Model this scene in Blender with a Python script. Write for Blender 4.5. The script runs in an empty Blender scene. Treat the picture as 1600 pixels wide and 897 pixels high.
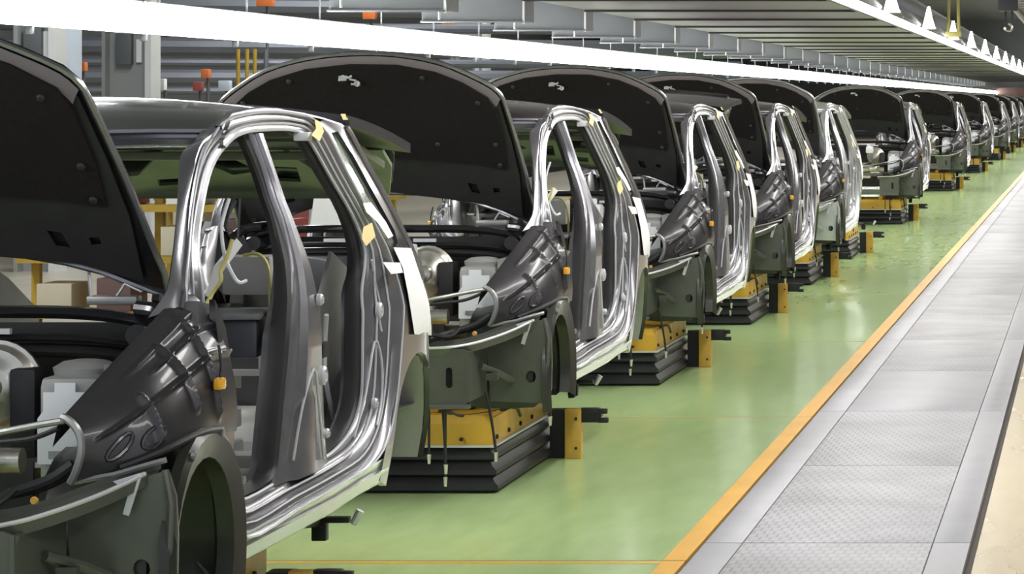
import bpy, bmesh, math, random
from mathutils import Vector, Matrix
from mathutils.geometry import delaunay_2d_cdt
random.seed(7)
SC = bpy.context.scene
COL = SC.collection
# ------------------------------------------------------------------ camera
cam_data = bpy.data.cameras.new('camera')
cam = bpy.data.objects.new('camera', cam_data); COL.objects.link(cam)
cam.location = (0, 0, 1.7); cam.rotation_euler = (math.radians(90), 0, 0)
cam_data.sensor_width = 36; cam_data.lens = 4700 / 1600 * 36
cam_data.shift_x = (800 - 1702) / 1600; cam_data.shift_y = (157 - 448.5) / 1600
cam_data.clip_end = 400; cam_data.clip_start = .1
SC.camera = cam
# ------------------------------------------------------------------ world, light, exposure
w = bpy.data.worlds.new('hall_air'); SC.world = w; w.use_nodes = True
w.node_tree.nodes['Background'].inputs[0].default_value = (.82, .88, 1, 1)
w.node_tree.nodes['Background'].inputs[1].default_value = .55
SC.view_settings.view_transform = 'Standard'; SC.view_settings.look = 'None'
SC.view_settings.gamma = 1; SC.view_settings.exposure = 0.4
def area(name, loc, sx, sy, power, col=(1, .98, .95), rot=(0, 0, 0)):
    L = bpy.data.lights.new(name, 'AREA'); L.shape = 'RECTANGLE'; L.size = sx; L.size_y = sy
    L.energy = power; L.color = col
    o = bpy.data.objects.new(name, L); o.location = loc; o.rotation_euler = rot; COL.objects.link(o); return o
# rows of unseen hall lamps added for fill over the aisle and over the floor behind the line
for i in range(13):
    area('hall_fill_light', (.7, 4 + i * 9.8, 3.15), .4, 6.5, 110)
    area('hall_fill_light', (-9, 8 + i * 9.8, 5.6), .8, 6.5, 260, (.95, .98, 1))
# ------------------------------------------------------------------ materials
def mat(name, col, rough=.5, metal=0., coat=0., noise=None, bump=None, emit=None, trans=0., spec=.5):
    m = bpy.data.materials.new(name); m.use_nodes = True
    nt = m.node_tree; b = nt.nodes['Principled BSDF']
    b.inputs['Base Color'].default_value = (*col, 1); b.inputs['Roughness'].default_value = rough
    b.inputs['Metallic'].default_value = metal; b.inputs['Coat Weight'].default_value = coat
    b.inputs['Coat Roughness'].default_value = .08; b.inputs['Transmission Weight'].default_value = trans
    b.inputs['Specular IOR Level'].default_value = spec
    if noise or bump:
        tc = nt.nodes.new('ShaderNodeTexCoord')
        n = nt.nodes.new('ShaderNodeTexNoise'); n.inputs['Scale'].default_value = (noise or bump)[0]; n.inputs['Detail'].default_value = 6
        nt.links.new(tc.outputs['Object'], n.inputs['Vector'])
    if noise:
        r = nt.nodes.new('ShaderNodeMix'); r.data_type = 'RGBA'
        k = noise[1]
        r.inputs[6].default_value = (*[c * (1 - k) for c in col], 1); r.inputs[7].default_value = (*[min(1, c * (1 + k)) for c in col], 1)
        nt.links.new(n.outputs[0], r.inputs[0]); nt.links.new(r.outputs[2], b.inputs['Base Color'])
    if bump:
        bp = nt.nodes.new('ShaderNodeBump'); bp.inputs['Strength'].default_value = bump[1]; bp.inputs['Distance'].default_value = .004
        nt.links.new(n.outputs[0], bp.inputs['Height']); nt.links.new(bp.outputs[0], b.inputs['Normal'])
    if emit:
        b.inputs['Emission Color'].default_value = (*emit[0], 1); b.inputs['Emission Strength'].default_value = emit[1]
    return m
PAINT = mat('dark_grey_paint', (.075, .073, .080), .24, .75, .5, noise=(7, .15), bump=(35, .03))
PAINT_SILVER = mat('silver_paint', (.55, .57, .60), .3, .75, .7, noise=(7, .1))
PAINT_BLACK = mat('graphite_paint', (.055, .054, .06), .3, .7, .7, noise=(7, .15))
FRAME = mat('lit_grey_frame', (.255, .252, .272), .27, .7, .35, noise=(14, .3), bump=(25, .12))  # paler copy of the body paint, lamp light on shut faces put in
FRAME_SILVER = mat('lit_silver_frame', (.62, .64, .66), .33, .8, .3, noise=(14, .2))  # same paler copy for the silver car's lit faces
SILL = mat('floor_lit_sill', (.34, .36, .33), .25, .6, .6, noise=(9, .15))  # floor reflection on the sill put into a paler, greenish base colour
ECOAT = mat('green_grey_primer', (.085, .09, .074), .4, .2, .15, noise=(9, .25), bump=(12, .1))
ECOAT_S = mat('pale_grey_primer', (.42, .45, .43), .38, .25, .2, noise=(9, .2))
OLIVE = mat('olive_primer', (.19, .22, .14), .5, .1, noise=(8, .25))
DARKHOLE = mat('cavity_shade', (.012, .012, .012), .9)
PAD = mat('black_felt_pad', (.018, .0155, .0165), .95, noise=(60, .3), bump=(150, .4), spec=.15)
HOODIN = mat('hood_inner_metal', (.034, .034, .034), .6, .2, noise=(12, .3))
BLACKP = mat('black_moulded_plastic', (.045, .043, .046), .36, .3, .3, noise=(18, .25), bump=(60, .06))
RUBBER = mat('black_rubber', (.014, .014, .015), .55)
LINER = mat('dark_arch_liner', (.02, .022, .016), .38, .1, .1, noise=(10, .4))
STEEL = mat('grey_steel', (.36, .36, .35), .4, .7, noise=(15, .25))
CREAMM = mat('zinc_metal', (.62, .60, .53), .28, .8, noise=(20, .2))
WHITE = mat('white_plastic', (.78, .80, .82), .4)
PAPER = mat('white_paper', (.86, .86, .85), .8)
TAPE = mat('masking_tape', (.68, .55, .24), .7, noise=(30, .15))
AMBER = mat('amber_lens', (.95, .46, .02), .2, coat=.5)
GREYP = mat('light_grey_panel', (.33, .33, .315), .5, .2, noise=(8, .2))
LIP = mat('lit_hood_lip', (.19, .16, .18), .55)  # lit border of the hood inner panel, light put into its paler colour
NAVY = mat('dark_blue_plastic', (.035, .038, .05), .4)
WIREY = mat('yellow_wire', (.55, .50, .16), .5)
GLASS = mat('quarter_glass', (.85, .93, .9), .03, trans=.93)
YELLOW = mat('yellow_machine_paint', (.62, .36, .035), .45, noise=(6, .3), bump=(20, .1))
YWORN = mat('worn_yellow_paint', (.60, .36, .06), .5, noise=(9, .45))
BELLOW = mat('black_bellows_rubber', (.016, .016, .017), .5, noise=(8, .4))
BLACKM = mat('black_metal', (.02, .02, .02), .45, .3)
GREYM = mat('grey_painted_steel', (.14, .15, .157), .5, .2, noise=(3, .15))
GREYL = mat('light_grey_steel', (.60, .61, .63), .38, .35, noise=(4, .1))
LAMPW = mat('white_lamp_housing', (.85, .86, .86), .5)
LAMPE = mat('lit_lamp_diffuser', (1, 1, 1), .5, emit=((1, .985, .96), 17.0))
COLUMN = mat('grey_column_paint', (.31, .325, .32), .5, noise=(1.5, .12))
COLUMNL = mat('white_column_edge', (.72, .73, .72), .5)
PIPE = mat('grey_pipe_paint', (.19, .20, .225), .45, .3, noise=(2, .2))
ORANGE = mat('orange_paint', (.80, .20, .05), .5)
REDD = mat('dull_red_paint', (.35, .07, .06), .6)
BEIGE = mat('beige_card', (.62, .56, .42), .8, noise=(2, .2))
BLUEW = mat('pale_blue_panel', (.62, .68, .78), .5)
YRACK = mat('yellow_rack_paint', (.48, .32, .04), .6, noise=(6, .3))
BROWN = mat('brown_beam_paint', (.16, .09, .08), .6)
def node_mat(name):
    m = bpy.data.materials.new(name); m.use_nodes = True
    return m, m.node_tree, m.node_tree.nodes['Principled BSDF'], m.node_tree.nodes, m.node_tree.links
def floor_mat(name, base, dirt, rough, scale=.8, kdirt=.5):
    m, nt, b, N, L = node_mat(name)
    tc = N.new('ShaderNodeTexCoord'); n1 = N.new('ShaderNodeTexNoise'); n1.inputs['Scale'].default_value = scale; n1.inputs['Detail'].default_value = 8
    n2 = N.new('ShaderNodeTexNoise'); n2.inputs['Scale'].default_value = 5; n2.inputs['Detail'].default_value = 8
    mp = N.new('ShaderNodeMapping'); mp.inputs['Scale'].default_value = (1.6, .35, 1)
    L.new(tc.outputs['Object'], mp.inputs[0]); L.new(mp.outputs[0], n1.inputs['Vector']); L.new(mp.outputs[0], n2.inputs['Vector'])
    cr = N.new('ShaderNodeValToRGB'); cr.color_ramp.elements[0].position = .35; cr.color_ramp.elements[1].position = .72
    cr.color_ramp.elements[0].color = (*dirt, 1); cr.color_ramp.elements[1].color = (*base, 1)
    mx = N.new('ShaderNodeMath'); mx.operation = 'MULTIPLY_ADD'; mx.inputs[1].default_value = .5
    L.new(n1.outputs[0], mx.inputs[0])
    m2 = N.new('ShaderNodeMath'); m2.operation = 'MULTIPLY'; m2.inputs[1].default_value = .5; L.new(n2.outputs[0], m2.inputs[0]); L.new(m2.outputs[0], mx.inputs[2])
    L.new(mx.outputs[0], cr.inputs[0]); L.new(cr.outputs[0], b.inputs['Base Color'])
    mr = N.new('ShaderNodeMapRange'); mr.inputs[3].default_value = rough + .14; mr.inputs[4].default_value = rough - .05
    L.new(mx.outputs[0], mr.inputs[0]); L.new(mr.outputs[0], b.inputs['Roughness'])
    bp = N.new('ShaderNodeBump'); bp.inputs['Strength'].default_value = .035; bp.inputs['Distance'].default_value = .01
    L.new(n2.outputs[0], bp.inputs['Height']); L.new(bp.outputs[0], b.inputs['Normal'])
    return m
GREENF = floor_mat('green_epoxy', (.54, .72, .34), (.39, .53, .23), .12)
FARF = floor_mat('worn_beige_floor', (.44, .40, .31), (.33, .30, .24), .3)
CREAMF = floor_mat('cream_floor_paint', (.74, .64, .44), (.60, .50, .33), .22)
def tread_mat():
    m, nt, b, N, L = node_mat('steel_tread_plate')
    tc = N.new('ShaderNodeTexCoord'); mp = N.new('ShaderNodeMapping'); mp.inputs['Scale'].default_value = (1, 1, 1)
    L.new(tc.outputs['Object'], mp.inputs[0])
    br = N.new('ShaderNodeTexBrick'); br.inputs['Scale'].default_value = 1; br.inputs['Brick Width'].default_value = .04
    br.inputs['Row Height'].default_value = .085; br.inputs['Mortar Size'].default_value = .008; br.inputs['Mortar Smooth'].default_value = .6; br.offset = .5
    L.new(mp.outputs[0], br.inputs['Vector'])
    n = N.new('ShaderNodeTexNoise'); n.inputs['Scale'].default_value = 2.2; n.inputs['Detail'].default_value = 7
    L.new(tc.outputs['Object'], n.inputs['Vector'])
    cr = N.new('ShaderNodeValToRGB'); cr.color_ramp.elements[0].position = .3; cr.color_ramp.elements[1].position = .7
    cr.color_ramp.elements[0].color = (.35, .35, .362, 1); cr.color_ramp.elements[1].color = (.48, .48, .505, 1)
    L.new(n.outputs[0], cr.inputs[0])
    mx = N.new('ShaderNodeMix'); mx.data_type = 'RGBA'; mx.blend_type = 'MULTIPLY'; mx.inputs[0].default_value = .18
    L.new(cr.outputs[0], mx.inputs[6]); L.new(br.outputs['Fac'], mx.inputs[7])
    inv = N.new('ShaderNodeInvert'); L.new(br.outputs['Fac'], inv.inputs[1]); L.new(inv.outputs[0], mx.inputs[7])
    L.new(mx.outputs[2], b.inputs['Base Color'])
    b.inputs['Metallic'].default_value = .2; b.inputs['Roughness'].default_value = .5
    bp = N.new('ShaderNodeBump'); bp.inputs['Strength'].default_value = .35; bp.inputs['Distance'].default_value = .004
    L.new(inv.outputs[0], bp.inputs['Height']); L.new(bp.outputs[0], b.inputs['Normal'])
    return m
TREAD = tread_mat()
PLATE = mat('smooth_steel_plate', (.37, .37, .395), .46, .2, noise=(3, .15), bump=(40, .1))
YLINE = mat('yellow_floor_paint', (.80, .44, .06), .35, noise=(3, .2))
YLINE2 = mat('faded_yellow_floor_paint', (.55, .40, .08), .4, noise=(4, .3))
SEAM = mat('dark_floor_seam', (.06, .05, .04), .8)
SEAM2 = mat('rusty_floor_seam', (.45, .30, .12), .7)
CEIL2 = mat('pale_grey_deck', (.55, .54, .55), .6, noise=(1, .1))
CEIL = mat('grey_roof_deck', (.33, .33, .34), .6, noise=(1, .1))
SLAT = mat('grey_canopy_slat', (.33, .30, .335), .4, .2, noise=(1.2, .1))
WALLM = mat('hall_wall', (.36, .37, .39), .7, noise=(.6, .15))
# ------------------------------------------------------------------ mesh kit
def pip(p, poly):
    x, y = p; c = False; n = len(poly); j = n - 1
    for i in range(n):
        xi, yi = poly[i]; xj, yj = poly[j]
        if (yi > y) != (yj > y) and x < (xj - xi) * (y - yi) / (yj - yi) + xi: c = not c
        j = i
    return c
def edist(p, poly):
    P = Vector(p); best = 9
    for i in range(len(poly)):
        a = Vector(poly[i]); b = Vector(poly[(i + 1) % len(poly)]); d = b - a
        t = max(0, min(1, (P - a).dot(d) / max(d.length_squared, 1e-9))); best = min(best, (P - a - d * t).length)
    return best
def smooth(pts, n=4, closed=False):
    """Catmull-Rom through tuples of any length"""
    P = [tuple(p) for p in pts]; out = []; m = len(P)
    rng = range(m) if closed else range(m - 1)
    for i in rng:
        g = lambda k: P[k % m] if closed else P[max(0, min(m - 1, k))]
        a, b, c, d = g(i - 1), g(i), g(i + 1), g(i + 2)
        for k in range(n):
            t = k / n
            out.append(tuple(.5 * (2 * b[q] + (c[q] - a[q]) * t + (2 * a[q] - 5 * b[q] + 4 * c[q] - d[q]) * t * t + (3 * b[q] - a[q] - 3 * c[q] + d[q]) * t ** 3) for q in range(len(b))))
    if not closed: out.append(P[-1])
    return out
class M:
    def __init__(s): s.v = []; s.f = []
    def add(s, v, f):
        o = len(s.v); s.v += [tuple(p) for p in v]; s.f += [tuple(i + o for i in q) for q in f]; return s
    def box(s, c, d, rot=None, bev=0):
        x, y, z = d[0] / 2, d[1] / 2, d[2] / 2
        if bev:
            bm = bmesh.new(); bmesh.ops.create_cube(bm, size=1); bmesh.ops.scale(bm, vec=d, verts=bm.verts)
            bmesh.ops.bevel(bm, geom=bm.edges[:], offset=bev, segments=2, affect='EDGES', profile=.6)
            bm.verts.index_update(); v = [p.co.copy() for p in bm.verts]; f = [[q.index for q in k.verts] for k in bm.faces]; bm.free()
        else:
            v = [Vector((a * x, b * y, e * z)) for a in (-1, 1) for b in (-1, 1) for e in (-1, 1)]
            f = [(0, 1, 3, 2), (4, 6, 7, 5), (0, 4, 5, 1), (2, 3, 7, 6), (0, 2, 6, 4), (1, 5, 7, 3)]
        if rot: R = rot if isinstance(rot, Matrix) else Matrix.Rotation(rot[1], 3, rot[0]); v = [R @ p for p in v]
        return s.add([p + Vector(c) for p in v], f)
    def grid(s, rows, closeu=False, closev=False):
        nr = len(rows); nc = len(rows[0]); v = [p for r in rows for p in r]; f = []
        for i in range(nr if closev else nr - 1):
            for j in range(nc if closeu else nc - 1):
                a, b = i, (i + 1) % nr; c, d = j, (j + 1) % nc
                f.append((a * nc + c, a * nc + d, b * nc + d, b * nc + c))
        return s.add(v, f)
    def tube(s, path, r, n=8, closed=False, cap=True):
        P = [Vector(p) for p in path]; rows = []
        m = len(P); up = None
        for i in range(m):
            t = (P[(i + 1) % m] - P[i - 1]) if closed else (P[min(m - 1, i + 1)] - P[max(0, i - 1)])
            t.normalize()
            if up is None: up = Vector((0, 0, 1)) if abs(t.z) < .9 else Vector((1, 0, 0))
            a = t.cross(up).normalized(); up = a.cross(t).normalized()
            rr = r[i] if isinstance(r, (list, tuple)) else r
            rows.append([P[i] + (a * math.cos(k * 6.2832 / n) + up * math.sin(k * 6.2832 / n)) * rr for k in range(n)])
        o = len(s.v); s.grid(rows, closeu=True, closev=closed)
        if cap and not closed:
            s.f.append(tuple(o + k for k in range(n))[::-1]); s.f.append(tuple(o + (m - 1) * n + k for k in range(n)))
        return s
    def lathe(s, prof, org, axis='y', n=20):
        rows = []
        for r, h in prof:
            row = []
            for k in range(n):
                c, q = math.cos(k * 6.2832 / n) * r, math.sin(k * 6.2832 / n) * r
                p = {'y': (c, h, q), 'z': (c, q, h), 'x': (h, c, q)}[axis]
                row.append((p[0] + org[0], p[1] + org[1], p[2] + org[2]))
            rows.append(row)
        o = len(s.v); s.grid(rows, closeu=True)
        s.f.append(tuple(o + k for k in range(n))); e = o + (len(rows) - 1) * n; s.f.append(tuple(e + k for k in range(n))[::-1])
        return s
    def sheet(s, outline, fn, holes=(), sp=.08, thick=None):
        """flat outline with holes, filled with an inner point grid, mapped by fn(u, v); thick = offset vector or fn(u, v)"""
        vs = []; es = []
        for loop in [outline, *holes]:
            o = len(vs); n = len(loop); vs += [Vector(p[:2]) for p in loop]; es += [(o + i, o + (i + 1) % n) for i in range(n)]
        xs_ = [p[0] for p in outline]; ys_ = [p[1] for p in outline]
        x = min(xs_) + sp * .5
        while x < max(xs_):
            y = min(ys_) + sp * .5
            while y < max(ys_):
                p = (x, y)
                if pip(p, outline) and not any(pip(p, h) for h in holes) and min(edist(p, q) for q in [outline, *holes]) > sp * .35: vs.append(Vector(p))
                y += sp
            x += sp
        r = delaunay_2d_cdt(vs, es, [], 0, 1e-5)
        F = []
        for f in r[2]:
            c = tuple(sum(r[0][i][k] for i in f) / len(f) for k in (0, 1))
            if pip(c, outline) and not any(pip(c, h) for h in holes): F.append(tuple(f))
        V = [fn(p.x, p.y) for p in r[0]]
        if thick is None: return s.add(V, F)
        T = [Vector(q) + Vector(thick(p.x, p.y) if callable(thick) else thick) for p, q in zip(r[0], V)]
        n = len(V); cnt = {}
        for f in F:
            for i in range(3):
                e = (f[i], f[(i + 1) % 3]); cnt[e] = 1
        side = [(a, b, b + n, a + n) for (a, b) in cnt if (b, a) not in cnt]
        return s.add(V + T, F + [tuple(i + n for i in f[::-1]) for f in F] + [q[::-1] for q in side])
    def mirrored(s):
        m = M(); m.v = [(-p[0], p[1], p[2]) for p in s.v]; m.f = [q[::-1] for q in s.f]; return m
    def mesh(s, name, ang=35):
        me = bpy.data.meshes.new(name); me.from_pydata([tuple(p) for p in s.v], [], s.f)
        bm = bmesh.new(); bm.from_mesh(me); bmesh.ops.recalc_face_normals(bm, faces=bm.faces); bm.to_mesh(me); bm.free()
        for p in me.polygons: p.use_smooth = True
        me.set_sharp_from_angle(angle=math.radians(ang)); me.update(); return me
    def build(s, name, m, parent=None, ang=35, **props):
        me = s.mesh(name, ang); me.materials.append(m)
        o = bpy.data.objects.new(name, me); COL.objects.link(o)
        if parent: o.parent = parent
        for k, v in props.items(): o[k] = v
        return o
def empty(name, loc=(0, 0, 0), **props):
    o = bpy.data.objects.new(name, None); o.location = loc; o.empty_display_size = .2; COL.objects.link(o)
    for k, v in props.items(): o[k] = v
    return o
def copy_tree(o, parent=None, remap=None, skip=()):
    c = o.copy(); COL.objects.link(c)
    if parent: c.parent = parent
    if remap and o.type == 'MESH':
        for s_ in c.material_slots:
            if s_.material in remap:
                nm = remap[s_.material]; s_.link = 'OBJECT'; s_.material = nm
    for ch in list(o.children):
        if ch.name.split('.')[0] not in skip: copy_tree(ch, c, remap, skip)
    return c
def lerp(x, xs, ys):
    if x <= xs[0]: return ys[0]
    for i in range(len(xs) - 1):
        if x <= xs[i + 1]: return ys[i] + (ys[i + 1] - ys[i]) * (x - xs[i]) / (xs[i + 1] - xs[i])
    return ys[-1]
# ordinals used in the labels
ORD = ['nearest', 'second', 'third', 'fourth', 'fifth', 'sixth', 'seventh', 'eighth', 'ninth', 'tenth', 'eleventh', 'twelfth', 'thirteenth', 'fourteenth', 'fifteenth', 'sixteenth', 'seventeenth', 'eighteenth', 'nineteenth', 'twentieth']
# ================================================================== setting
Y0, Y1 = 2.0, 150.0
def slab(name, x0, x1, y0, y1, z0, z1, m, parent=None, **p):
    return M().box(((x0 + x1) / 2, (y0 + y1) / 2, (z0 + z1) / 2), (x1 - x0, y1 - y0, z1 - z0)).build(name, m, parent, **p)
fl = slab('floor', -6.2, -1.575, Y0, Y1, -.2, 0, GREENF, kind='structure')
slab('floor_aisle', -.425, 12, Y0, Y1, -.2, 0, CREAMF, kind='structure')
slab('floor_far_side', -24, -6.2, Y0, Y1, -.2, 0, FARF, kind='structure')
slab('floor_line', -1.575, -1.49, Y0, Y1, -.2, .001, YLINE, fl)
slab('floor_seam', -1.49, -1.478, Y0, Y1, -.2, -.012, SEAM, fl)
for yy in (6.0, 11.08, 16.14, 21.2, 26.3):
    if yy < 12: slab('floor_cross_line', -6.2, -1.576, yy - .05, yy + .02, -.01, .0012, YLINE2, fl)
    slab('floor_seam', -6.2, -1.49, yy + .02, yy + .03, -.01, .0014, SEAM if yy < 12 else SEAM2, fl)
# steel walkway of separate plates laid end to end
walk = empty('trim_walkway', (-.96, Y0, 0), kind='structure')
def plate(x0, x1, y0, y1, m, nm):
    M().box(((x0 + x1) / 2 + .96, (y0 + y1) / 2 - Y0, -.1), (x1 - x0 - .004, y1 - y0 - .016, .2 + .004), bev=.003).build(nm, m, walk)
yy = 2.0; k = 0
while yy < 62:
    y2 = 11.55 if k == 1 else yy + (4.9 if k else 4.9)
    plate(-1.478, -1.33, yy, y2, PLATE, 'edge_plate')
    n = 2
    for q in range(n):
        ya, yb = yy + (y2 - yy) * q / n, yy + (y2 - yy) * (q + 1) / n
        plate(-1.33, -.60, ya, yb, TREAD if not (k % 4 == 3 and q == 0) else PLATE, 'tread_plate')
    plate(-.60, -.455, yy, y2, PLATE, 'edge_plate')
    yy = y2; k += 1
slab('far_plate', -1.478, -.455, yy, Y1, -.2, .002, PLATE, None, kind='structure').name = 'trim_walkway_far'
slab('trim_gutter', -.455, -.425, Y0, Y1, -.2, -.02, SEAM, kind='structure')
slab('wall_far', -24, 12, Y1, Y1 + .3, -.2, 6.2, WALLM, kind='structure')
slab('wall_left', -24.3, -24, Y0, Y1, -.2, 6.2, WALLM, kind='structure')
slab('wall_right', 12, 12.3, Y0, Y1, -.2, 6.2, WALLM, kind='structure')
ceil = slab('ceiling', -24, 12, Y0, Y1, 6.0, 6.2, CEIL, kind='structure')
jm = None
for i in range(60):
    o = M().box((0, 0, 0), (36, .12, .3)).build('ceiling_joist', CEIL, ceil) if jm is None else bpy.data.objects.new('ceiling_joist', jm)
    if jm is None: jm = o.data
    else: COL.objects.link(o); o.parent = ceil
    o.location = (-6, 4 + i * 2.45, 5.85)
# ================================================================== the car body
XC = -3.17
ZT, XT = [.40, .55, 1.0, 1.2, 1.6, 1.7], [.83, .855, .85, .815, .69, .62]
def xs(z, y=0): return lerp(z, ZT, XT) - .35 * max(0, y - 3.2) ** 2
def sp(y, z, i=0): return (xs(z, y) - i, y, z)
car = empty('car_body', (0, 0, 0))
def both(m, name, mt, ang=35, parent=None, **p):
    a = m.build(name, mt, parent or car, ang, **p); b = m.mirrored().build(name, mt, parent or car, ang, **p); return a, b
# door opening: (flange y, z) -> (shut line y, z), inset factor
RING = [(1.25, .575, 1.10, .49, 1), (1.7, .575, 1.7, .50, 1), (2.2, .58, 2.2, .51, 1), (2.45, .605, 2.55, .525, 1), (2.62, .66, 2.76, .60, 1),
        (2.71, .75, 2.88, .74, 1), (2.73, .94, 2.97, .95, 1), (2.745, 1.06, 2.98, 1.05, .95), (2.79, 1.17, 2.91, 1.18, .7), (2.765, 1.29, 2.83, 1.29, .55),
        (2.61, 1.445, 2.68, 1.46, .5), (2.47, 1.58, 2.55, 1.625, .5), (2.35, 1.605, 2.38, 1.657, .5), (2.1, 1.61, 2.1, 1.667, .5), (1.8, 1.605, 1.8, 1.66, .5),
        (1.6, 1.58, 1.55, 1.635, .5), (1.40, 1.51, 1.34, 1.56, .65), (1.22, 1.39, 1.16, 1.43, .8), (1.07, 1.27, 1.0, 1.30, .85), (1.01, 1.15, .90, 1.17, .8),
        (1.01, 1.0, .93, .98, 1), (1.07, .8, 1.045, .8, 1), (1.10, .66, 1.06, .62, 1)]
BI = {15: .02, 16: .045, 17: .064, 18: .07, 19: .085, 20: .10, 21: .10, 22: .06}
R = smooth([q + (BI.get(i, 0),) for i, q in enumerate(RING)], 4, True)
LV = [(0, .15), (0, .085), (.06, .08), (.1, .066), (.3, .06), (.36, .05), (.42, .06), (.5, .052), (.56, .032), (.82, .024), (.88, .004), (.94, -.002), (1, .002), (1.02, .02)]
rows = []
for gy, gz, oy, oz, m, bi in R:
    row = []
    for t, ins in LV:
        y, z = gy + (oy - gy) * t, gz + (oz - gz) * t
        row.append(sp(y, z, (ins * m if ins > 0 else ins) + bi * min(1, t * 1.3 + .1)))
    rows.append(row)
both(M().grid(rows, closev=True), 'door_frame', FRAME, 50)
for t_, q_, r_ in [(0, .080, .0055), (.33, .052, .004), (.60, .026, .0035), (.97, -.002, .004)]:  # pale tubes along the frame steps, highlights put into their colour
    both(M().tube([sp(gy + (oy - gy) * t_, gz + (oz - gz) * t_, (q_ * m if q_ > 0 else q_) + bi * min(1, t_ * 1.3 + .1)) for gy, gz, oy, oz, m, bi in R], r_, 6, True), 'highlight_bead', GREYL)
# outer sill
prof = [(.51, .0, .02), (.50, .003, 0), (.475, .006, 0), (.47, -.004, 0), (.43, .0, 0), (.415, .02, 0), (.41, .06, 0), (.44, .10, 0)]
rows = []
for y in [1.0, 1.3, 1.7, 2.1, 2.45, 2.7, 2.78]:
    rows.append([(xs(z) - i, y + (.06 * (z - .44) / .07 if y < 1.2 else 0), z + (.012 if y > 2.4 else 0)) for z, i, _ in prof])
both(M().grid(rows), 'outer_sill', SILL, 30)
# A pillar between the door frame and the windscreen
AP = [(1.62, 1.645, 1.47, 1.612, .05, .01), (1.45, 1.60, 1.40, 1.582, .08, .025), (1.34, 1.56, 1.30, 1.545, .10, .045), (1.16, 1.43, 1.11, 1.42, .092, .064), (1.01, 1.30, .96, 1.29, .10, .07), (.92, 1.20, .88, 1.19, .125, .08), (.88, 1.14, .83, 1.12, .17, .09)]
rows = []
for oy, oz, wy, wz, wi, bo in smooth(AP, 4):
    X = xs(oz) - bo; W_ = xs(oz) - wi
    rows.append([(X + .0, oy + .02, oz - .005), (X + .002, oy, oz), (X - .004, oy - .006, oz + .004), (X - .008, oy - .002, oz + .002), (X - .012, oy - .008, oz + .006), ((X + W_) / 2, (oy + wy) / 2 - .006, (oz + wz) / 2 + .004), (W_ + .003, wy - .002, wz), (W_ - .003, wy + .006, wz - .004), (W_ - .006, wy + .05, wz - .035), (W_ + .01, wy + .14, wz - .05)])
both(M().grid(rows), 'a_pillar', FRAME, 40)
# roof
TZ = [1.30, 1.45, 1.62, 1.8, 2.1, 2.4, 2.65, 2.95]; TV = [1.545, 1.60, 1.645, 1.66, 1.667, 1.657, 1.64, 1.605]
def roof_pt(u, v, dz=0):
    yf = 1.40 + .10 * u * u; y = yf + (2.93 - yf) * v
    ze = lerp(y, TZ, TV); hw = xs(ze) - .004
    return (u * hw, y, ze + (.025 + .022 * math.sin(min(1, v * 1.6) * 1.57)) * (1 - abs(u) ** 2.6) + dz)
rows = [[roof_pt(u / 14, v / 16) for u in range(-14, 15)] for v in range(17)]
m = M().grid(rows); m.grid([[(p[0] * .985, p[1], p[2] - .028) for p in r] for r in rows])
m.build('roof_panel', PAINT, car, 40)
for u in (-.55, .55):
    pass
rows = []
for u in range(-14, 15):
    p = Vector(roof_pt(u / 14, 0)); k = .985
    rows.append([(p.x * k, p.y + .012, p.z + .004), (p.x * k, p.y - .004, p.z + .002), (p.x * k, p.y - .006, p.z - .006), (p.x * k, p.y + .012, p.z - .013), (p.x * k, p.y + .012, p.z - .022), (p.x * k, p.y - .002, p.z - .027), (p.x * k, p.y + .002, p.z - .042), (p.x * k, p.y + .03, p.z - .05), (p.x * k, p.y + .14, p.z - .045)])
M().grid(rows).build('windscreen_header', FRAME, car, 30)
for s_ in (1, -1):
    rows = []
    for y in [1.5, 1.7, 1.9, 2.1, 2.3, 2.5, 2.7, 2.9]:
        z = lerp(y, TZ, TV); x = xs(z)
        rows.append([(s_ * (x - .045), y, z + .006), (s_ * (x - .038), y, z + .014), (s_ * (x - .02), y, z + .010), (s_ * (x - .014), y, z - .004)])
    M().grid(rows).build('roof_ditch_strip', FRAME, car, 30)
# B pillar
BP = [(1.60, 1.945, 2.03), (1.52, 1.96, 2.035), (1.44, 1.97, 2.04), (1.29, 1.95, 2.055), (1.14, 1.89, 2.09), (1.0, 1.81, 2.125), (.93, 1.785, 2.13), (.8, 1.73, 2.145), (.7, 1.69, 2.155), (.63, 1.66, 2.17), (.57, 1.60, 2.20)]
rows = []
for z, a, b in smooth(BP, 3):
    k = lerp(z, [1.0, 1.35], [1, .45]); bi = lerp(z, [1.1, 1.4], [.005, .035])
    lv = [(0, .15), (0, .075), (.05, .062), (.22, .058), (.28, .036), (.7, .030), (.76, .046), (.95, .052), (1, .062), (1, .15)]
    rows.append([sp(a + (b - a) * t, z, bi + i * k) for t, i in lv] + [sp(a + (b - a) * .5, z, bi + .16 * k)])
both(M().grid(rows, closeu=True), 'b_pillar', FRAME, 40)
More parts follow.
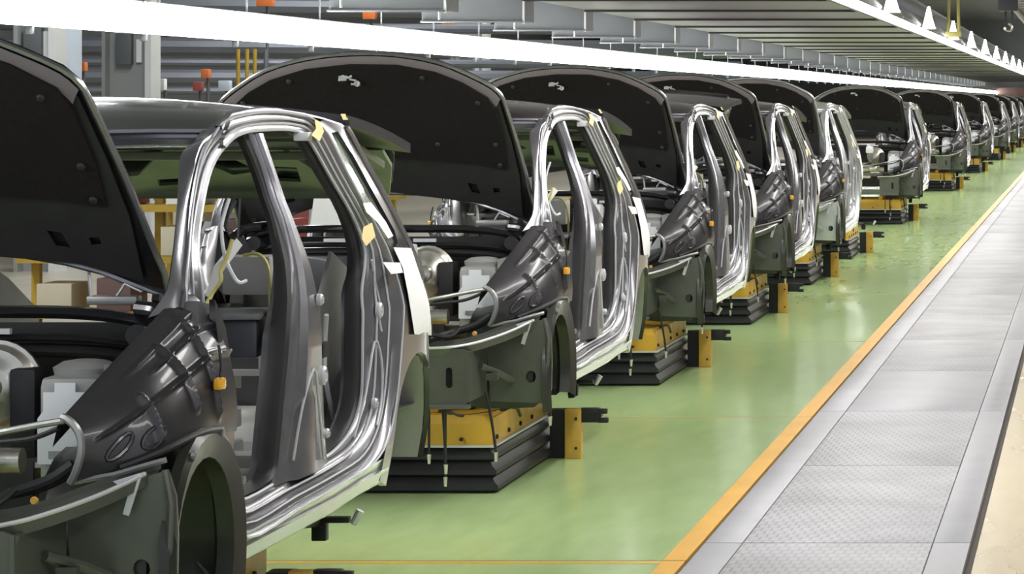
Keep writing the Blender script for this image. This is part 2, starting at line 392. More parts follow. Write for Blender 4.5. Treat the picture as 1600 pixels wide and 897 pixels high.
# door seals: black rubber bands on the rear edges of both openings
def seal(path, w0, w1, nm='door_seal', b0=0, kt=.6):
    rows = []
    for y, z in smooth(path, 4):
        k = lerp(z, [1.0, 1.35], [1, kt]); b = lerp(z, [1.1, 1.4], [.005, .035]) * b0
        rows.append([sp(y - .002, z, b + w0 * k), sp(y - .022, z, b + w0 * k + .008), sp(y - .026, z, b + (w0 + w1) / 2 * k), sp(y - .018, z, b + w1 * k), sp(y, z, b + w1 * k + .005)])
    both(M().grid(rows), nm, RUBBER, 40)
seal([(1.90, 1.597), (1.94, 1.575), (1.978, 1.44), (1.953, 1.29), (1.888, 1.14), (1.808, 1.0), (1.783, .93), (1.728, .8), (1.69, .7), (1.64, .61), (1.5, .585), (1.3, .582)], .068, .125, 'door_seal', 1, .6)
seal([(2.38, 1.602), (2.47, 1.575), (2.61, 1.445), (2.762, 1.29), (2.785, 1.17), (2.742, 1.06), (2.728, .94), (2.708, .75), (2.62, .665), (2.45, .61), (2.25, .588)], .085, .135)
# beads pressed into the pillar feet and the rear shut face
def bead(path, r=.0045, n=3, i=0): return M().tube([sp(y, z, q) for y, z, q in smooth(path, n)], r, 6)
both(bead([(1.74, .63, .05), (1.83, .78, .045), (1.93, .885, .035), (1.96, .80, .03), (2.0, .66, .03), (2.02, .6, .03)]), 'pillar_bead', GREYL)
both(bead([(2.5, .615, .055), (2.64, .74, .05), (2.77, .90, .05), (2.80, .84, .035), (2.78, .72, .03), (2.7, .63, .03)]), 'pillar_bead', GREYL)
both(bead([(2.80, 1.17, .035), (2.85, 1.1, .05), (2.87, .99, .05), (2.86, .92, .045), (2.84, .98, .052), (2.83, 1.08, .055)]), 'pillar_bead', GREYL)
for y, z, i, r in [(2.83, 1.0, .055, .028), (1.99, .86, .03, .03), (2.02, 1.09, .03, .018), (2.73, .7, .05, .018), (2.02, .68, .03, .015)]:
    m = M().lathe([(r, .0), (r, .012), (r * .7, .018), (r * .66, .01), (r * .3, .012), (r * .25, .02), (.002, .02)], (xs(z, y) - i, y, z), 'x', 16)
    both(m, 'body_plug', GREYL)
# quarter panel with wheel arch, quarter glass
arch = [(3.2 + .41 * math.cos(math.radians(a)), .42 + .41 * math.sin(math.radians(a))) for a in range(0, 181, 12)]
ql = [(2.68, .45), (2.70, .56), (2.76, .61), (2.88, .745), (2.965, .93), (2.98, 1.05), (2.905, 1.185), (2.825, 1.295), (2.675, 1.465), (2.55, 1.628), (2.65, 1.637), (2.86, 1.615), (2.95, 1.50), (3.10, 1.35), (3.21, 1.21), (3.36, 1.08), (3.55, 1.0), (3.64, .93), (3.68, .7), (3.66, .45)] + arch
gl = [(2.63, 1.595), (2.72, 1.598), (2.82, 1.52), (2.95, 1.38), (3.07, 1.255), (3.06, 1.215), (2.98, 1.2), (2.92, 1.215), (2.86, 1.29), (2.71, 1.465)]
both(M().sheet(ql, lambda y, z: sp(y, z, -.001), [gl], .07, lambda y, z: (-.02, 0, 0)), 'quarter_panel', PAINT, 40)
both(M().sheet([(y, z) for y, z in gl], lambda y, z: sp(y, z, .012), (), .08, lambda y, z: (-.005, 0, 0)), 'quarter_glass', GLASS)
both(M().tube([sp(y, z, .0) for y, z in smooth([(2.86, 1.61), (2.95, 1.50), (3.10, 1.35), (3.21, 1.21), (3.36, 1.08)], 4)], .012, 8), 'tailgate_gutter', FRAME)
# rear wheel house and inner quarter, rear end panel
whs = M(); rows = []
for a in range(0, 181, 15):
    y, z = 3.2 + .40 * math.cos(math.radians(a)), .42 + .40 * math.sin(math.radians(a))
    rows.append([(xs(min(z, 1), y) - .02, y, z), (.66, y, z), (.58, y + .02 * math.cos(math.radians(a)), z - .01), (.53, 3.2 + (y - 3.2) * .85, .42 + (z - .42) * .85), (.53, 3.2, .42)])
both(whs.grid(rows), 'rear_wheel_house', GREYP, 40)
both(M().sheet([(2.5, .58), (2.72, .63), (2.78, .8), (2.80, 1.05), (2.95, 1.19), (3.3, 1.08), (3.6, .95), (3.6, .6)], lambda y, z: (min(.615, xs(z, y) - .09), y, z), [[(3.1, .98), (3.2, .98), (3.2, 1.05), (3.1, 1.05)]], .12, (-.012, 0, 0)), 'inner_quarter_panel', GREYP, 40)
both(M().tube(smooth([(.68, 2.62, 1.0), (.665, 2.66, .92), (.66, 2.68, .8), (.655, 2.78, .68), (.65, 2.85, .62)], 4), .008, 6), 'belt_tube', GREYL)
both(M().box((.70, 2.45, .90), (.05, .09, .05), bev=.008).box((.665, 2.45, .905), (.03, .04, .025)), 'belt_bracket', BLACKM)
both(M().box((.69, 2.4, .815), (.045, .02, .022), ((0, 0, 1), .4), bev=.004), 'white_connector', WHITE)
both(M().lathe([(.03, -.03), (.034, -.02), (.034, .02), (.03, .03)], (.66, 2.42, .69), 'x', 14).box((.66, 2.42, .73), (.05, .04, .05)), 'belt_reel', BLACKM)
both(M().box((.675, 2.38, .635), (.03, .015, .02)), 'white_connector', WHITE)
M().sheet([(-.62, .46), (.62, .46), (.63, .74), (.5, .78), (-.5, .78), (-.63, .74)], lambda x, z: (x, 3.66 + .03 * (1 - (x / .63) ** 2), z), [[(-.1, .66), (.1, .66), (.1, .72), (-.1, .72)]], .12, (0, .02, 0)).build('rear_end_panel', PAINT, car)
# floor pan, tunnel, seat crossmembers, firewall
m = M()
rows = []
for y in [1.15, 1.25, 1.5, 2.0, 2.4, 2.5, 2.9, 3.3, 3.64]:
    zz = .50 if y > 1.3 else .50 + (1.3 - y) * 1.2
    if y > 2.45: zz = .60
    rows.append([(x, y, zz + (.16 if abs(x) < .1 and y < 2.45 else 0) + (.0 if abs(x) < .7 else .02)) for x in (-.76, -.6, -.35, -.16, -.09, .09, .16, .35, .6, .76)])
m.grid(rows).build('floor_pan', GREYP, car, 30)
for y in (1.75, 2.2):
    both(M().box((.44, y, .55), (.56, .12, .1), bev=.015), 'seat_crossmember', GREYP)
both(M().sheet([(1.05, .45), (2.7, .45), (2.7, .56), (1.05, .56)], lambda y, z: (.70, y, z), (), .3, (-.02, 0, 0)), 'inner_sill', GREYP)
M().sheet([(-.70, .5), (.70, .5), (.74, .8), (.70, 1.08), (-.70, 1.08), (-.74, .8)], lambda x, z: (x, 1.16 + .04 * (x / .7) ** 2 - .05 * (z < .75), z), [[(.25, .6), (.35, .6), (.35, .7), (.25, .7)], [(-.5, .85), (-.38, .85), (-.38, .95), (-.5, .95)]], .11, (0, .015, 0)).build('firewall', HOODIN, car)
# front door opening: hinge post inner face, dash beam, steering bracket, wires
both(M().sheet([(1.045, .46), (1.10, .46), (1.10, .62), (1.045, .8), (1.0, 1.0), (1.03, 1.14), (.90, 1.16), (.83, 1.05), (.84, .90), (.98, .84), (1.045, .7)], lambda y, z: sp(y, z, .05), [], .08, (-.05, 0, 0)), 'hinge_post', FRAME)
M().tube([(-.70, 1.38, .98), (.70, 1.38, .98)], .035, 12).box((.35, 1.40, .88), (.1, .1, .2), bev=.01).box((-.1, 1.42, .82), (.12, .12, .34), bev=.01).build('dash_beam', NAVY, car)
db = M().box((.56, 1.95, .985), (.20, .3, .12), ((0, 0, 1), .12), bev=.015); db.box((.44, 2.0, .95), (.1, .3, .2), bev=.01)
db.build('steering_bracket', NAVY, car)
M().box((.59, 1.93, 1.053), (.17, .32, .016), ((0, 0, 1), .12), bev=.003).build('bracket_top_plate', GREYM, car)
M().box((.545, 2.22, 1.155), (.15, .12, .12), bev=.01).build('control_box', GREYP, car)
M().tube(smooth([(.625, 1.70, 1.41), (.612, 1.69, 1.36), (.608, 1.68, 1.315), (.615, 1.69, 1.24), (.635, 1.71, 1.18), (.65, 1.72, 1.16), (.665, 1.74, 1.165)], 4), .0055, 6).build('wiring_loom', WHITE, car, label='white cable')
M().tube(smooth([(.64, 1.68, 1.29), (.628, 1.67, 1.24), (.612, 1.66, 1.2), (.615, 1.65, 1.17), (.595, 1.65, 1.14), (.58, 1.62, 1.10), (.57, 1.58, 1.05), (.57, 1.55, .95)], 4), .006, 6).build('wiring_loom', WIREY, car, label='yellow cable')
M().tube(smooth([(.55, 2.12, 1.22), (.60, 2.1, 1.225), (.635, 2.08, 1.19), (.65, 2.05, 1.12), (.655, 2.04, 1.0), (.66, 2.05, .9)], 4), .0055, 6).build('wiring_loom', WIREY, car, label='yellow cable')
M().sheet([(.545, 1.12), (.565, 1.11), (.60, 1.19), (.655, 1.27), (.635, 1.29), (.58, 1.21)], lambda x, z: (x, 1.72 + .02 * math.sin(z * 40), z), (), .04, (0, .004, 0)).build('wrapped_loom', PAPER, car)
M().sheet([(-.5, .775), (.42, .775), (.44, .82), (.42, .87), (-.5, .87)], lambda x, z: (x, 2.9, z), [[(.0, .80), (.1, .80), (.1, .84), (0, .84)], [(.26, .795), (.38, .795), (.38, .835), (.26, .835)]], .1, (0, .03, 0)).build('rear_cross_panel', GREYP, car)
M().box((-.02, 2.62, .665), (.84, .03, .06), bev=.008).build('seat_pan_step', GREYP, car)
M().box((.42, 2.3, .59), (.13, .1, .07), bev=.006).box((.40, 2.24, .60), (.05, .05, .05)).build('floor_module', STEEL, car)
M().tube(smooth([(.72, .98, 1.12), (.73, 1.0, 1.0), (.765, 1.03, .86), (.75, 1.03, .74), (.73, 1.02, .66)], 4), .004, 6).build('wiring_loom', WIREY, car, label='yellow cable')
# tailgate, ajar: top part and hanging lower part with an open olive inner panel
tg = empty('tailgate', (0, 2.92, 1.65)); tg.parent = car
def T(p): return (p[0], p[1] - 2.92, p[2] - 1.65)
def tgp(u, v, d=0):
    y = 2.945 + .80 * v; ze = 1.648 - .065 * v - .04 * v * v; hw = .675 + .025 * v
    return T((u * hw, y, ze + .05 * (1 - u * u) - d))
rows = [[tgp(u / 10, v / 8) for u in range(-10, 11)] for v in range(9)]
m = M().grid([[tgp(u / 10, v / 8, .034) for u in range(-10, 11)] for v in range(9)]); m.build('tailgate_lining', OLIVE, tg, 40)
m = M().grid(rows)
m.grid([[tgp(1, v / 8), tgp(1, v / 8, .035)] for v in range(9)]); m.grid([[tgp(-1, v / 8), tgp(-1, v / 8, .035)] for v in range(9)])
m.grid([[tgp(u / 10, 1), tgp(u / 10, 1, .035)] for u in range(-10, 11)]); m.grid([[tgp(u / 10, 0), tgp(u / 10, 0, .035)] for u in range(-10, 11)])
m.build('tailgate_top', PAINT, tg, 40)
def low(x, s, d=0):
    y = 3.72 + .24 * s + .05 * (1 - (x / .63) ** 2); z = 1.515 - .20 * s + .045 * (1 - (x / .63) ** 2)
    return T((x, y + d * .7, z + d * .7))
ol = [(-.60, .0), (.60, .0), (.62, .3), (.58, .85), (.5, .98), (-.5, .98), (-.58, .85), (-.62, .3)]
hl = [[(-.48, .12), (-.2, .12), (-.34, .62), (-.46, .62)], [(.2, .12), (.48, .12), (.46, .62), (.34, .62)], [(-.12, .35), (-.02, .25), (.1, .6), (0, .68)], [(.13, .5), (.25, .5), (.25, .78), (.13, .78)], [(-.28, .72), (-.2, .72), (-.2, .84), (-.28, .84)], [(.36, .76), (.43, .76), (.43, .88), (.36, .88)]]
M().sheet(ol, lambda x, s: low(x, s), hl, .09, lambda x, s: (0, .012, .012)).build('tailgate_inner_panel', OLIVE, tg)
M().sheet(ol, lambda x, s: low(x, s, .06), (), .12, lambda x, s: (0, .01, .01)).build('tailgate_skin', PAINT, tg)
both(M().box(T((.57, 3.4, 1.52)), (.1, .6, .03), ((1, 0, 0), -.18), bev=.008), 'tailgate_rail', OLIVE, parent=tg)
M().box(T((0, 3.0, 1.605)), (1.1, .1, .03), bev=.008).build('tailgate_rail', OLIVE, tg)
M().box(T((0, 3.66, 1.50)), (1.15, .12, .03), bev=.008).build('tailgate_rail', OLIVE, tg)
both(M().sheet([(2.75, 1.60), (2.90, 1.58), (3.02, 1.42), (3.18, 1.24), (3.12, 1.22), (2.95, 1.37), (2.82, 1.52)], lambda y, z: sp(y, z, .06), (), .08, (-.05, .02, 0)), 'd_pillar_inner', OLIVE)
M().box((0, 2.86, 1.60), (1.1, .1, .05), bev=.01).build('roof_rear_header', OLIVE, car)
# ------------------------------------------------------------------ hood
TH = math.radians(51); CT, ST = math.cos(TH), math.sin(TH)
hood = empty('hood', (-.01, 1.2, 1.10)); hood.parent = car; hood.rotation_euler = (0, math.radians(-2.8), 0)
def hp(x, s, n=0):
    c = .045 * (1 - (x / .66) ** 2) - .05 * max(0, s - .7) ** 2 * 4
    n = n + c
    return (x, -s * CT + n * ST, s * ST + n * CT)
tip = [(.64, .70), (.63, .76), (.595, .815), (.5, .885), (.38, .955), (.2, 1.005), (0, 1.02)]
ho = [(.665, .0), (.672, .2), (.662, .45)] + tip + [(-x, s) for x, s in tip[-2::-1]] + [(-.662, .45), (-.672, .2), (-.665, .0), (-.5, .09), (-.3, .16), (0, .2), (.3, .16), (.5, .09)]
M().sheet(ho, lambda x, s: hp(x, s), (), .07, lambda x, s: (0, .012 * ST, .012 * CT)).build('hood_skin', PAINT, hood)
rim = smooth(ho, 2, True)
M().tube([hp(x * .992, s * .995 + .002, -.004) for x, s in rim], .009, 6, True).build('hood_rim', FRAME, hood)
pad = [(.585, .345), (.60, .5), (.592, .70), (.57, .765), (.47, .85), (.36, .912), (.2, .958), (0, .972)]
pad = pad + [(-x, s) for x, s in pad[-2::-1]] + [(-.45, .375), (-.2, .42), (0, .43), (.2, .42), (.45, .375)]
def padn(x, s): return -.030 + .006 * math.sin(x * 9) * math.sin(s * 11)
M().sheet(pad, lambda x, s: hp(x, s, padn(x, s)), (), .05, lambda x, s: (0, .012 * ST, .012 * CT)).build('insulation_pad', PAD, hood)
inn = [(.61, .06), (.635, .3), (.63, .5), (.612, .72), (.57, .80), (.36, .925), (0, .985), (-.36, .925), (-.57, .80), (-.612, .72), (-.63, .5), (-.635, .3), (-.61, .06), (-.45, .135), (0, .225), (.45, .135)]
hh = [[(.5, .2), (.53, .2), (.53, .23), (.5, .23)], [(-.53, .2), (-.5, .2), (-.5, .23), (-.53, .23)], [(.4, .2), (.44, .19), (.43, .25), (.39, .26)], [(-.44, .19), (-.4, .2), (-.39, .26), (-.43, .25)]]
M().sheet(inn, lambda x, s: hp(x, s, -.016), hh, .07, lambda x, s: (0, .006 * ST, .006 * CT)).build('hood_inner_panel', HOODIN, hood)
ft = smooth(tip[1:] + [(-x, q) for x, q in tip[-2:0:-1]], 3)
M().grid([[hp(x * .985, q - .012, -.013), hp(x * .965, q - .03, -.021), hp(x * .945, q - .052, -.024)] for x, q in ft]).build('hood_lip', LIP, hood)
lt = M()
lt.tube([hp(-.06, .93, -.045), hp(-.02, .925, -.06), hp(.0, .93, -.05)], .008, 6).tube([hp(-.02, .90, -.045), hp(.02, .90, -.06), hp(.02, .88, -.075), hp(-.01, .88, -.07)], .007, 6)
c = hp(.02, .865, -.05); lt.lathe([(.018, -.012), (.018, .012), (.008, .014)], c, 'y', 12)
c = hp(-.06, .91, -.045); lt.box(c, (.05, .012, .035), ((1, 0, 0), -.6), bev=.003)
cen = Vector(hp(0, .9, -.045)); lt.v = [tuple(cen + (Vector(q) - cen) * .72) for q in lt.v]
lt.build('hood_latch', GREYL, hood)
for x, s in [(-.5, .8), (-.28, .9), (.3, .885), (.52, .74), (.56, .5), (.3, .5), (-.56, .5), (-.3, .55), (.0, .62), (.56, .38), (.08, .46), (-.2, .45)]:
    p = Vector(hp(x, s, -.036)); mm = M(); rows = []
    for r, hgt in [(.002, -.005), (.009, -.004), (.012, 0), (.012, .006)]:
        rows.append([p + Vector((math.cos(a * .6283) * r, math.sin(a * .6283) * r * -CT + hgt * ST, math.sin(a * .6283) * r * ST + hgt * CT)) for a in range(10)])
    mm.grid(rows, closeu=True); mm.build('pad_clip', HOODIN, hood)
both(M().box((.60, 1.19, 1.10), (.03, .1, .05), bev=.006).box((.60, 1.14, 1.125), (.02, .14, .02), ((1, 0, 0), -.5)), 'hood_hinge', BLACKM)
M().tube([(-.55, .62, 1.0), (-.57, .78, 1.38)], .006, 6).build('hood_stay', BLACKM, car)
# ------------------------------------------------------------------ cowl
def cowl(zc, yc, r0, r1, nm, mt, hw, drop):
    rows = []
    for i in range(-16, 17):
        u = i / 16; x = u * hw; y = yc + .10 * u * u; z = zc - drop * abs(u) ** 5
        rows.append([(x, y + math.cos(a * .7854) * r0, z + math.sin(a * .7854) * r1) for a in range(8)])
    return M().grid(rows, closeu=True).build(nm, mt, car, 50)
cowl(1.125, .98, .055, .018, 'cowl_top', PAINT, .62, .05)
cowl(1.055, .97, .04, .012, 'cowl_seal', RUBBER, .60, .04)
cowl(1.02, 1.0, .06, .022, 'cowl_lower_rail', BLACKP, .60, .04)
both(M().tube(smooth([(.56, 1.05, 1.13), (.63, 1.02, 1.12), (.66, .95, 1.08), (.665, .88, 1.02)], 4), .022, 10), 'cowl_end', PAINT)
both(M().lathe([(.03, -.012), (.032, 0), (.03, .012)], (.575, 1.0, 1.06), 'y', 14), 'cowl_grommet', RUBBER)
both(M().box((.2, .945, 1.075), (.10, .02, .015)), 'cowl_clip', GREYL)
# wiper linkage and pedal bits standing behind the cowl
M().tube([(.40, 1.15, 1.14), (.385, 1.17, 1.24)], .005, 6).tube([(.46, 1.15, 1.14), (.49, 1.16, 1.19), (.54, 1.15, 1.17)], .005, 6).box((.46, 1.16, 1.145), (.14, .05, .025), bev=.006).build('wiper_linkage', STEEL, car)
# ------------------------------------------------------------------ ribbed fender apron (black plastic)
A_top = smooth([(.575, .40, .90), (.61, .50, .965), (.645, .64, 1.04), (.68, .80, 1.115), (.705, .90, 1.165), (.735, .97, 1.175)], 8)
A_bot = smooth([(.60, .385, .735), (.70, .43, .765), (.79, .50, .80), (.835, .66, .825), (.845, .80, .82), (.85, .98, .80)], 8)
nu = len(A_top)
def apron(u, v, lift=0):
    i = u * (nu - 1); a = int(min(nu - 2, i)); f = i - a
    t = Vector(A_top[a]).lerp(Vector(A_top[a + 1]), f); b = Vector(A_bot[a]).lerp(Vector(A_bot[a + 1]), f)
    p = t.lerp(b, v); n = Vector((.8, -.35, .42)); bulge = .055 * max(0, math.sin(v * 3.1415)) ** .8
    return p + n * (bulge + lift)
def ridge(d, wd): return math.exp(-(d / wd) ** 2)
def ease(v, a, b, e=.05): return max(0, min(1, (v - a) / e)) * max(0, min(1, (b - v) / e))
def rib(u, v):
    h = ridge(v - (.60 - .12 * u), .020) * ease(u, .08, 1.1)
    h = max(h, ridge(v - (.36 - .10 * u), .016) * .8 * ease(u, .42, .97))
    for uu, a, b in [(.34, .38, .95), (.56, .12, .86), (.76, .08, .95)]:
        h = max(h, ridge(u - uu - .14 * (v - .5), .013) * .95 * ease(v, a, b))
    h = max(h, ridge(v - (.20 - .06 * u), .03) * .45 * ease(u, .30, .95, .1))
    return h
rows = [[apron(u / 130, v / 80, .020 * rib(u / 130, v / 80)) for v in range(81)] for u in range(131)]
m = M().grid(rows)
m.grid([[apron(u / 30, 0), apron(u / 30, 0) + Vector((-.02, .02, -.03)), apron(u / 30, 0) + Vector((-.035, .03, -.08))] for u in range(31)])
m.grid([[apron(0, v / 20), apron(0, v / 20) + Vector((-.01, .05, 0))] for v in range(21)])
ap, ap2 = both(m, 'fender_apron', BLACKP, 60)
# oval beads, lip of the apron front
def on_ap(path, r, lift=.004): return M().tube([apron(u, v, lift) for u, v in path], r, 6)
ov = [(.20 + .05 * math.cos(a) - .03 * math.sin(a), .80 + .1 * math.sin(a)) for a in [k * .5236 for k in range(12)]]
m = M().tube([apron(u, v, .003) for u, v in ov], .006, 6, True)
ov = [(.36 + .025 * math.cos(a) + .05 * math.sin(a), .86 + .07 * math.cos(a) - .04 * math.sin(a)) for a in [k * .5236 for k in range(12)]]
m.tube([apron(u, v, .003) for u, v in ov], .006, 6, True)
both(m, 'apron_bead', BLACKP)
both(on_ap([(.0, v / 20) for v in range(0, 21)], .010, .0), 'apron_lip', STEEL)
both(M().tube([Vector(A_bot[i]) + Vector((.012, -.005, .004)) for i in range(8, nu - 7)], .010, 8), 'arch_bead', RUBBER)
# turn signal hanging behind the apron on its lead
p = apron(.785, .70, .012)
both(M().box(p + Vector((.012, -.01, 0)), (.026, .04, .032), bev=.008), 'turn_signal', AMBER, label='amber side lamp')
both(M().tube(smooth([p + Vector((0, .02, .1)), p + Vector((.01, .01, .05)), p + Vector((.01, 0, .01))], 3), .004, 6), 'lamp_lead', RUBBER)
# fender rear closing strip down the hinge post
both(M().sheet([(.93, .76), (1.0, .70), (1.03, .80), (1.02, .95), (1.0, 1.08), (.95, 1.16), (.92, 1.1), (.92, .95)], lambda y, z: sp(y, z, .02), (), .06, (-.02, .01, 0)), 'hinge_cover', PAINT)
# ------------------------------------------------------------------ front wheel arch and liner
AC, AZ, AR = .72, .50, .31
rows = []; 
for a in range(-24, 205, 12):
    c, s_ = math.cos(math.radians(a)), math.sin(math.radians(a))
    rr = [(AR + .035, .825), (AR + .03, .85), (AR + .012, .862), (AR - .006, .858), (AR - .05, .845), (AR - .055, .80), (AR - .012, .78), (AR - .006, .72), (AR - .0, .58), (AR - .02, .50)]
    rows.append([(x, AC + r * c, AZ + r * s_) for r, x in rr])
both(M().grid(rows), 'wheel_arch', LINER, 40)
both(M().sheet([(AC + .29 * math.cos(k * .3142 - .27), AZ + .29 * math.sin(k * .3142 - .27)) for k in range(12)], lambda y, z: (.50, y, z), [[(AC + .07 * math.cos(k * .6283), AZ + .08 + .07 * math.sin(k * .6283)) for k in range(10)]], .12, (-.02, 0, 0)), 'arch_inner_plate', LINER)
for a in (30, 75, 120):
    c, s_ = math.cos(math.radians(a)), math.sin(math.radians(a))
    both(M().lathe([(.012, -.006), (.012, .004), (.006, .007)], (.862, AC + (AR + .018) * c, AZ + (AR + .018) * s_), 'x', 8), 'arch_stud', STEEL)
# ------------------------------------------------------------------ front lower panels
hole = [(.775 + .022 * math.cos(k * .5236), .515 + .026 * math.sin(k * .5236)) for k in range(12)]
spl = [(.60, .41), (.84, .40), (.862, .46), (.865, .60), (.86, .70), (.84, .765), (.79, .75), (.70, .715), (.62, .70), (.585, .69)]
both(M().sheet(spl, lambda x, z: (x, .40 + .10 * max(0, x - .78), z), [hole], .07, (0, .012, 0)), 'splash_panel', ECOAT, 30)
both(M().sheet([(x, z) for x, z in hole], lambda x, z: (x, .43, z), (), .05, (0, .01, 0)), 'hole_shade_sheet', DARKHOLE)  # dark sheet filling the hole, the shade inside painted on
both(M().tube([(.832, .405, .41), (.845, .395, .55), (.85, .40, .68), (.832, .41, .765)], .010, 8), 'splash_flange', ECOAT)
slot = [(.505 + .015 * math.cos(k * .5236), .545 + (.028 if math.sin(k * .5236) > 0 else -.028) + .015 * math.sin(k * .5236)) for k in range(12)]
both(M().sheet([(.33, .43), (.575, .43), (.585, .48), (.585, .60), (.60, .65), (.56, .665), (.33, .665)], lambda x, z: (x, .02, z), [slot], .06, (0, .012, 0)).box((.585, .2, .55), (.012, .37, .21)).box((.46, .03, .425), (.26, .05, .02), bev=.006), 'bumper_mount', ECOAT, 30)
both(M().box((.505, .045, .545), (.05, .01, .1)), 'slot_shade_box', DARKHOLE)
both(M().box((.50, .32, .50), (.16, .5, .13), bev=.015), 'chassis_rail', ECOAT)
both(M().tube([(.60, .2, .58), (.66, .3, .54), (.70, .38, .50)], .014, 8).box((.64, .25, .53), (.05, .03, .03)), 'tow_bracket', ECOAT)
M().box((0, .06, .46), (.7, .1, .07), bev=.015).build('radiator_crossmember', ECOAT, car)
M().box((0, .06, .70), (.7, .06, .04), bev=.01).build('upper_crossmember', ECOAT, car)
# headlamp shelf with bright front edge
SE = smooth([(.30, .01, .665), (.48, .01, .668), (.58, .06, .678), (.66, .16, .698), (.725, .28, .722), (.79, .385, .755)], 4)
SB = smooth([(.30, .28, .67), (.46, .30, .68), (.56, .34, .70), (.64, .38, .73), (.72, .43, .755), (.80, .48, .775)], 4)
rows = []
for a, b in zip(SE, SB):
    a, b = Vector(a), Vector(b); q = b - a
    rows.append([a + Vector((0, .012, -.03)), a + Vector((0, 0, -.006)), a + Vector((0, -.004, .004)), a + q * .12 + Vector((0, 0, .006)), a + q * .2 - Vector((0, 0, .014)), a + q * .6 - Vector((0, 0, .022)), b - Vector((0, 0, .015)), b])
both(M().grid(rows), 'headlamp_shelf', ECOAT, 40)
both(M().tube([Vector(p) + Vector((0, -.004, .004)) for p in SE], .006, 6), 'shelf_edge', GREYL)
both(M().tube([(.60, .40, .735), (.70, .42, .752), (.78, .44, .775), (.82, .46, .785)], .008, 6), 'shelf_rail', STEEL)
both(M().sheet([(.715, .742), (.79, .765), (.755, .655), (.74, .66), (.755, .715)], lambda x, z: (x, .362, z), (), .05, (0, .006, 0)), 'headlamp_bracket', GREYL)
both(M().lathe([(.008, -.008), (.011, 0), (.008, .008)], (.575, .2, .715), 'y', 10), 'shelf_stud', YWORN)
# ------------------------------------------------------------------ engine bay
tw = M().box((.475, .90, .82), (.17, .30, .30), bev=.03).lathe([(.08, .0), (.085, .02), (.06, .035), (.03, .04)], (.475, .88, .965), 'z', 18)
tw.build('strut_tower', GREYP, car); tw.mirrored().build('strut_tower', HOODIN, car)  # left tower in a darker material, shade put into its colour
both(M().sheet([(.55, .68), (.64, .68), (.62, .9), (.66, 1.0), (.56, 1.0)], lambda x, z: (x, .75 + .3 * (x - .5), z), (), .08, (0, .25, 0)), 'inner_wing', GREYP)
lab = [(.395, .74), (.555, .74), (.555, .91), (.53, .91), (.53, .93), (.495, .93), (.495, .955), (.44, .955), (.44, .93), (.41, .93), (.41, .88), (.395, .86)]
M().sheet(lab, lambda x, z: (x, .735, z), (), .08, (0, .004, 0)).build('tower_sheet', WHITE, car, label='pale sheet')
M().box((.45, .733, .765), (.05, .004, .02)).build('sheet_label', STEEL, car)
pr = [(.002, -.10), (.03, -.10), (.035, -.07), (.06, -.065), (.075, -.05), (.10, -.045), (.112, -.03), (.112, -.015), (.122, -.012), (.122, .0), (.112, .004), (.10, .03), (.06, .04)]
M().lathe(pr, (.215, .95, .93), 'y', 28).build('brake_booster', CREAMM, car)
M().lathe([(.02, -.2), (.028, -.19), (.028, -.06), (.02, -.05)], (.205, .94, .915), 'y', 14).build('master_cylinder', STEEL, car)
M().box((.14, .80, 1.02), (.10, .12, .09), bev=.015).lathe([(.028, 0), (.03, .005), (.03, .03), (.026, .035)], (.13, .80, 1.065), 'z', 14).build('fluid_reservoir', WHITE, car)
M().tube([(-.35, .78, .745), (.34, .78, .745)], .034, 12).tube([(.0, .78, .80), (.28, .76, .79)], .02, 10).build('steering_rack', CREAMM, car)
M().lathe([(.05, -.05), (.055, -.03), (.055, .03), (.045, .05)], (.2, .68, .76), 'x', 16).box((.22, .70, .69), (.12, .1, .06), bev=.01).build('rack_mount', CREAMM, car)
M().box((.10, .5, .66), (.16, .12, .05), bev=.01).build('zinc_bracket', CREAMM, car)
M().box((.31, .92, .86), (.07, .12, .24), bev=.01).build('junction_box', RUBBER, car)
M().box((-.25, .95, .9), (.3, .1, .22), bev=.02).build('air_duct', BLACKP, car)
def hose(path, r, nm='hose', mt=RUBBER, **p): return M().tube(smooth(path, 5), r, 8).build(nm, mt, car, **p)
hose([(.58, .41, .89), (.50, .45, .875), (.38, .5, .85), (.22, .52, .82), (.08, .55, .80), (-.1, .6, .80)], .009, 'hose', STEEL)
hose([(.56, .42, .87), (.48, .46, .84), (.38, .5, .825), (.2, .55, .80)], .007)
hose([(.60, .41, .78), (.54, .40, .74), (.45, .36, .71), (.38, .3, .69), (.33, .2, .67), (.31, .12, .65)], .014, 'cable_loom')
hose([(.60, .42, .76), (.52, .42, .72), (.42, .36, .70), (.34, .25, .685), (.28, .2, .68)], .011, 'cable_loom')
hose([(.49, .3, .73), (.46, .25, .70), (.40, .24, .705), (.36, .3, .71)], .01, 'cable_loom')
hose([(.2, .84, .93), (.17, .72, .88), (.12, .66, .84), (.02, .7, .82)], .006, 'brake_pipe', STEEL)
hose([(.62, .43, .75), (.64, .4, .82), (.61, .385, .88)], .010, 'apron_edge', STEEL)
# dangling cables under the front end
for x, y, l, dx in [(.40, .12, .26, .0), (.455, .10, .30, .02), (.46, .16, .36, .0), (.62, .2, .26, .045), (.83, .5, .14, .01)]:
    c = M().tube(smooth([(x, y, .47), (x + dx * .3, y, .42), (x + dx * .8, y, .47 - l * .7), (x + dx, y, .47 - l)], 4), .006, 6).build('hanging_cable', BLACKM, car)
    M().tube([(x + dx, y, .47 - l + .005), (x + dx, y, .47 - l - .035)], [.009, .006], 8).build('cable_tip', CREAMM, c)
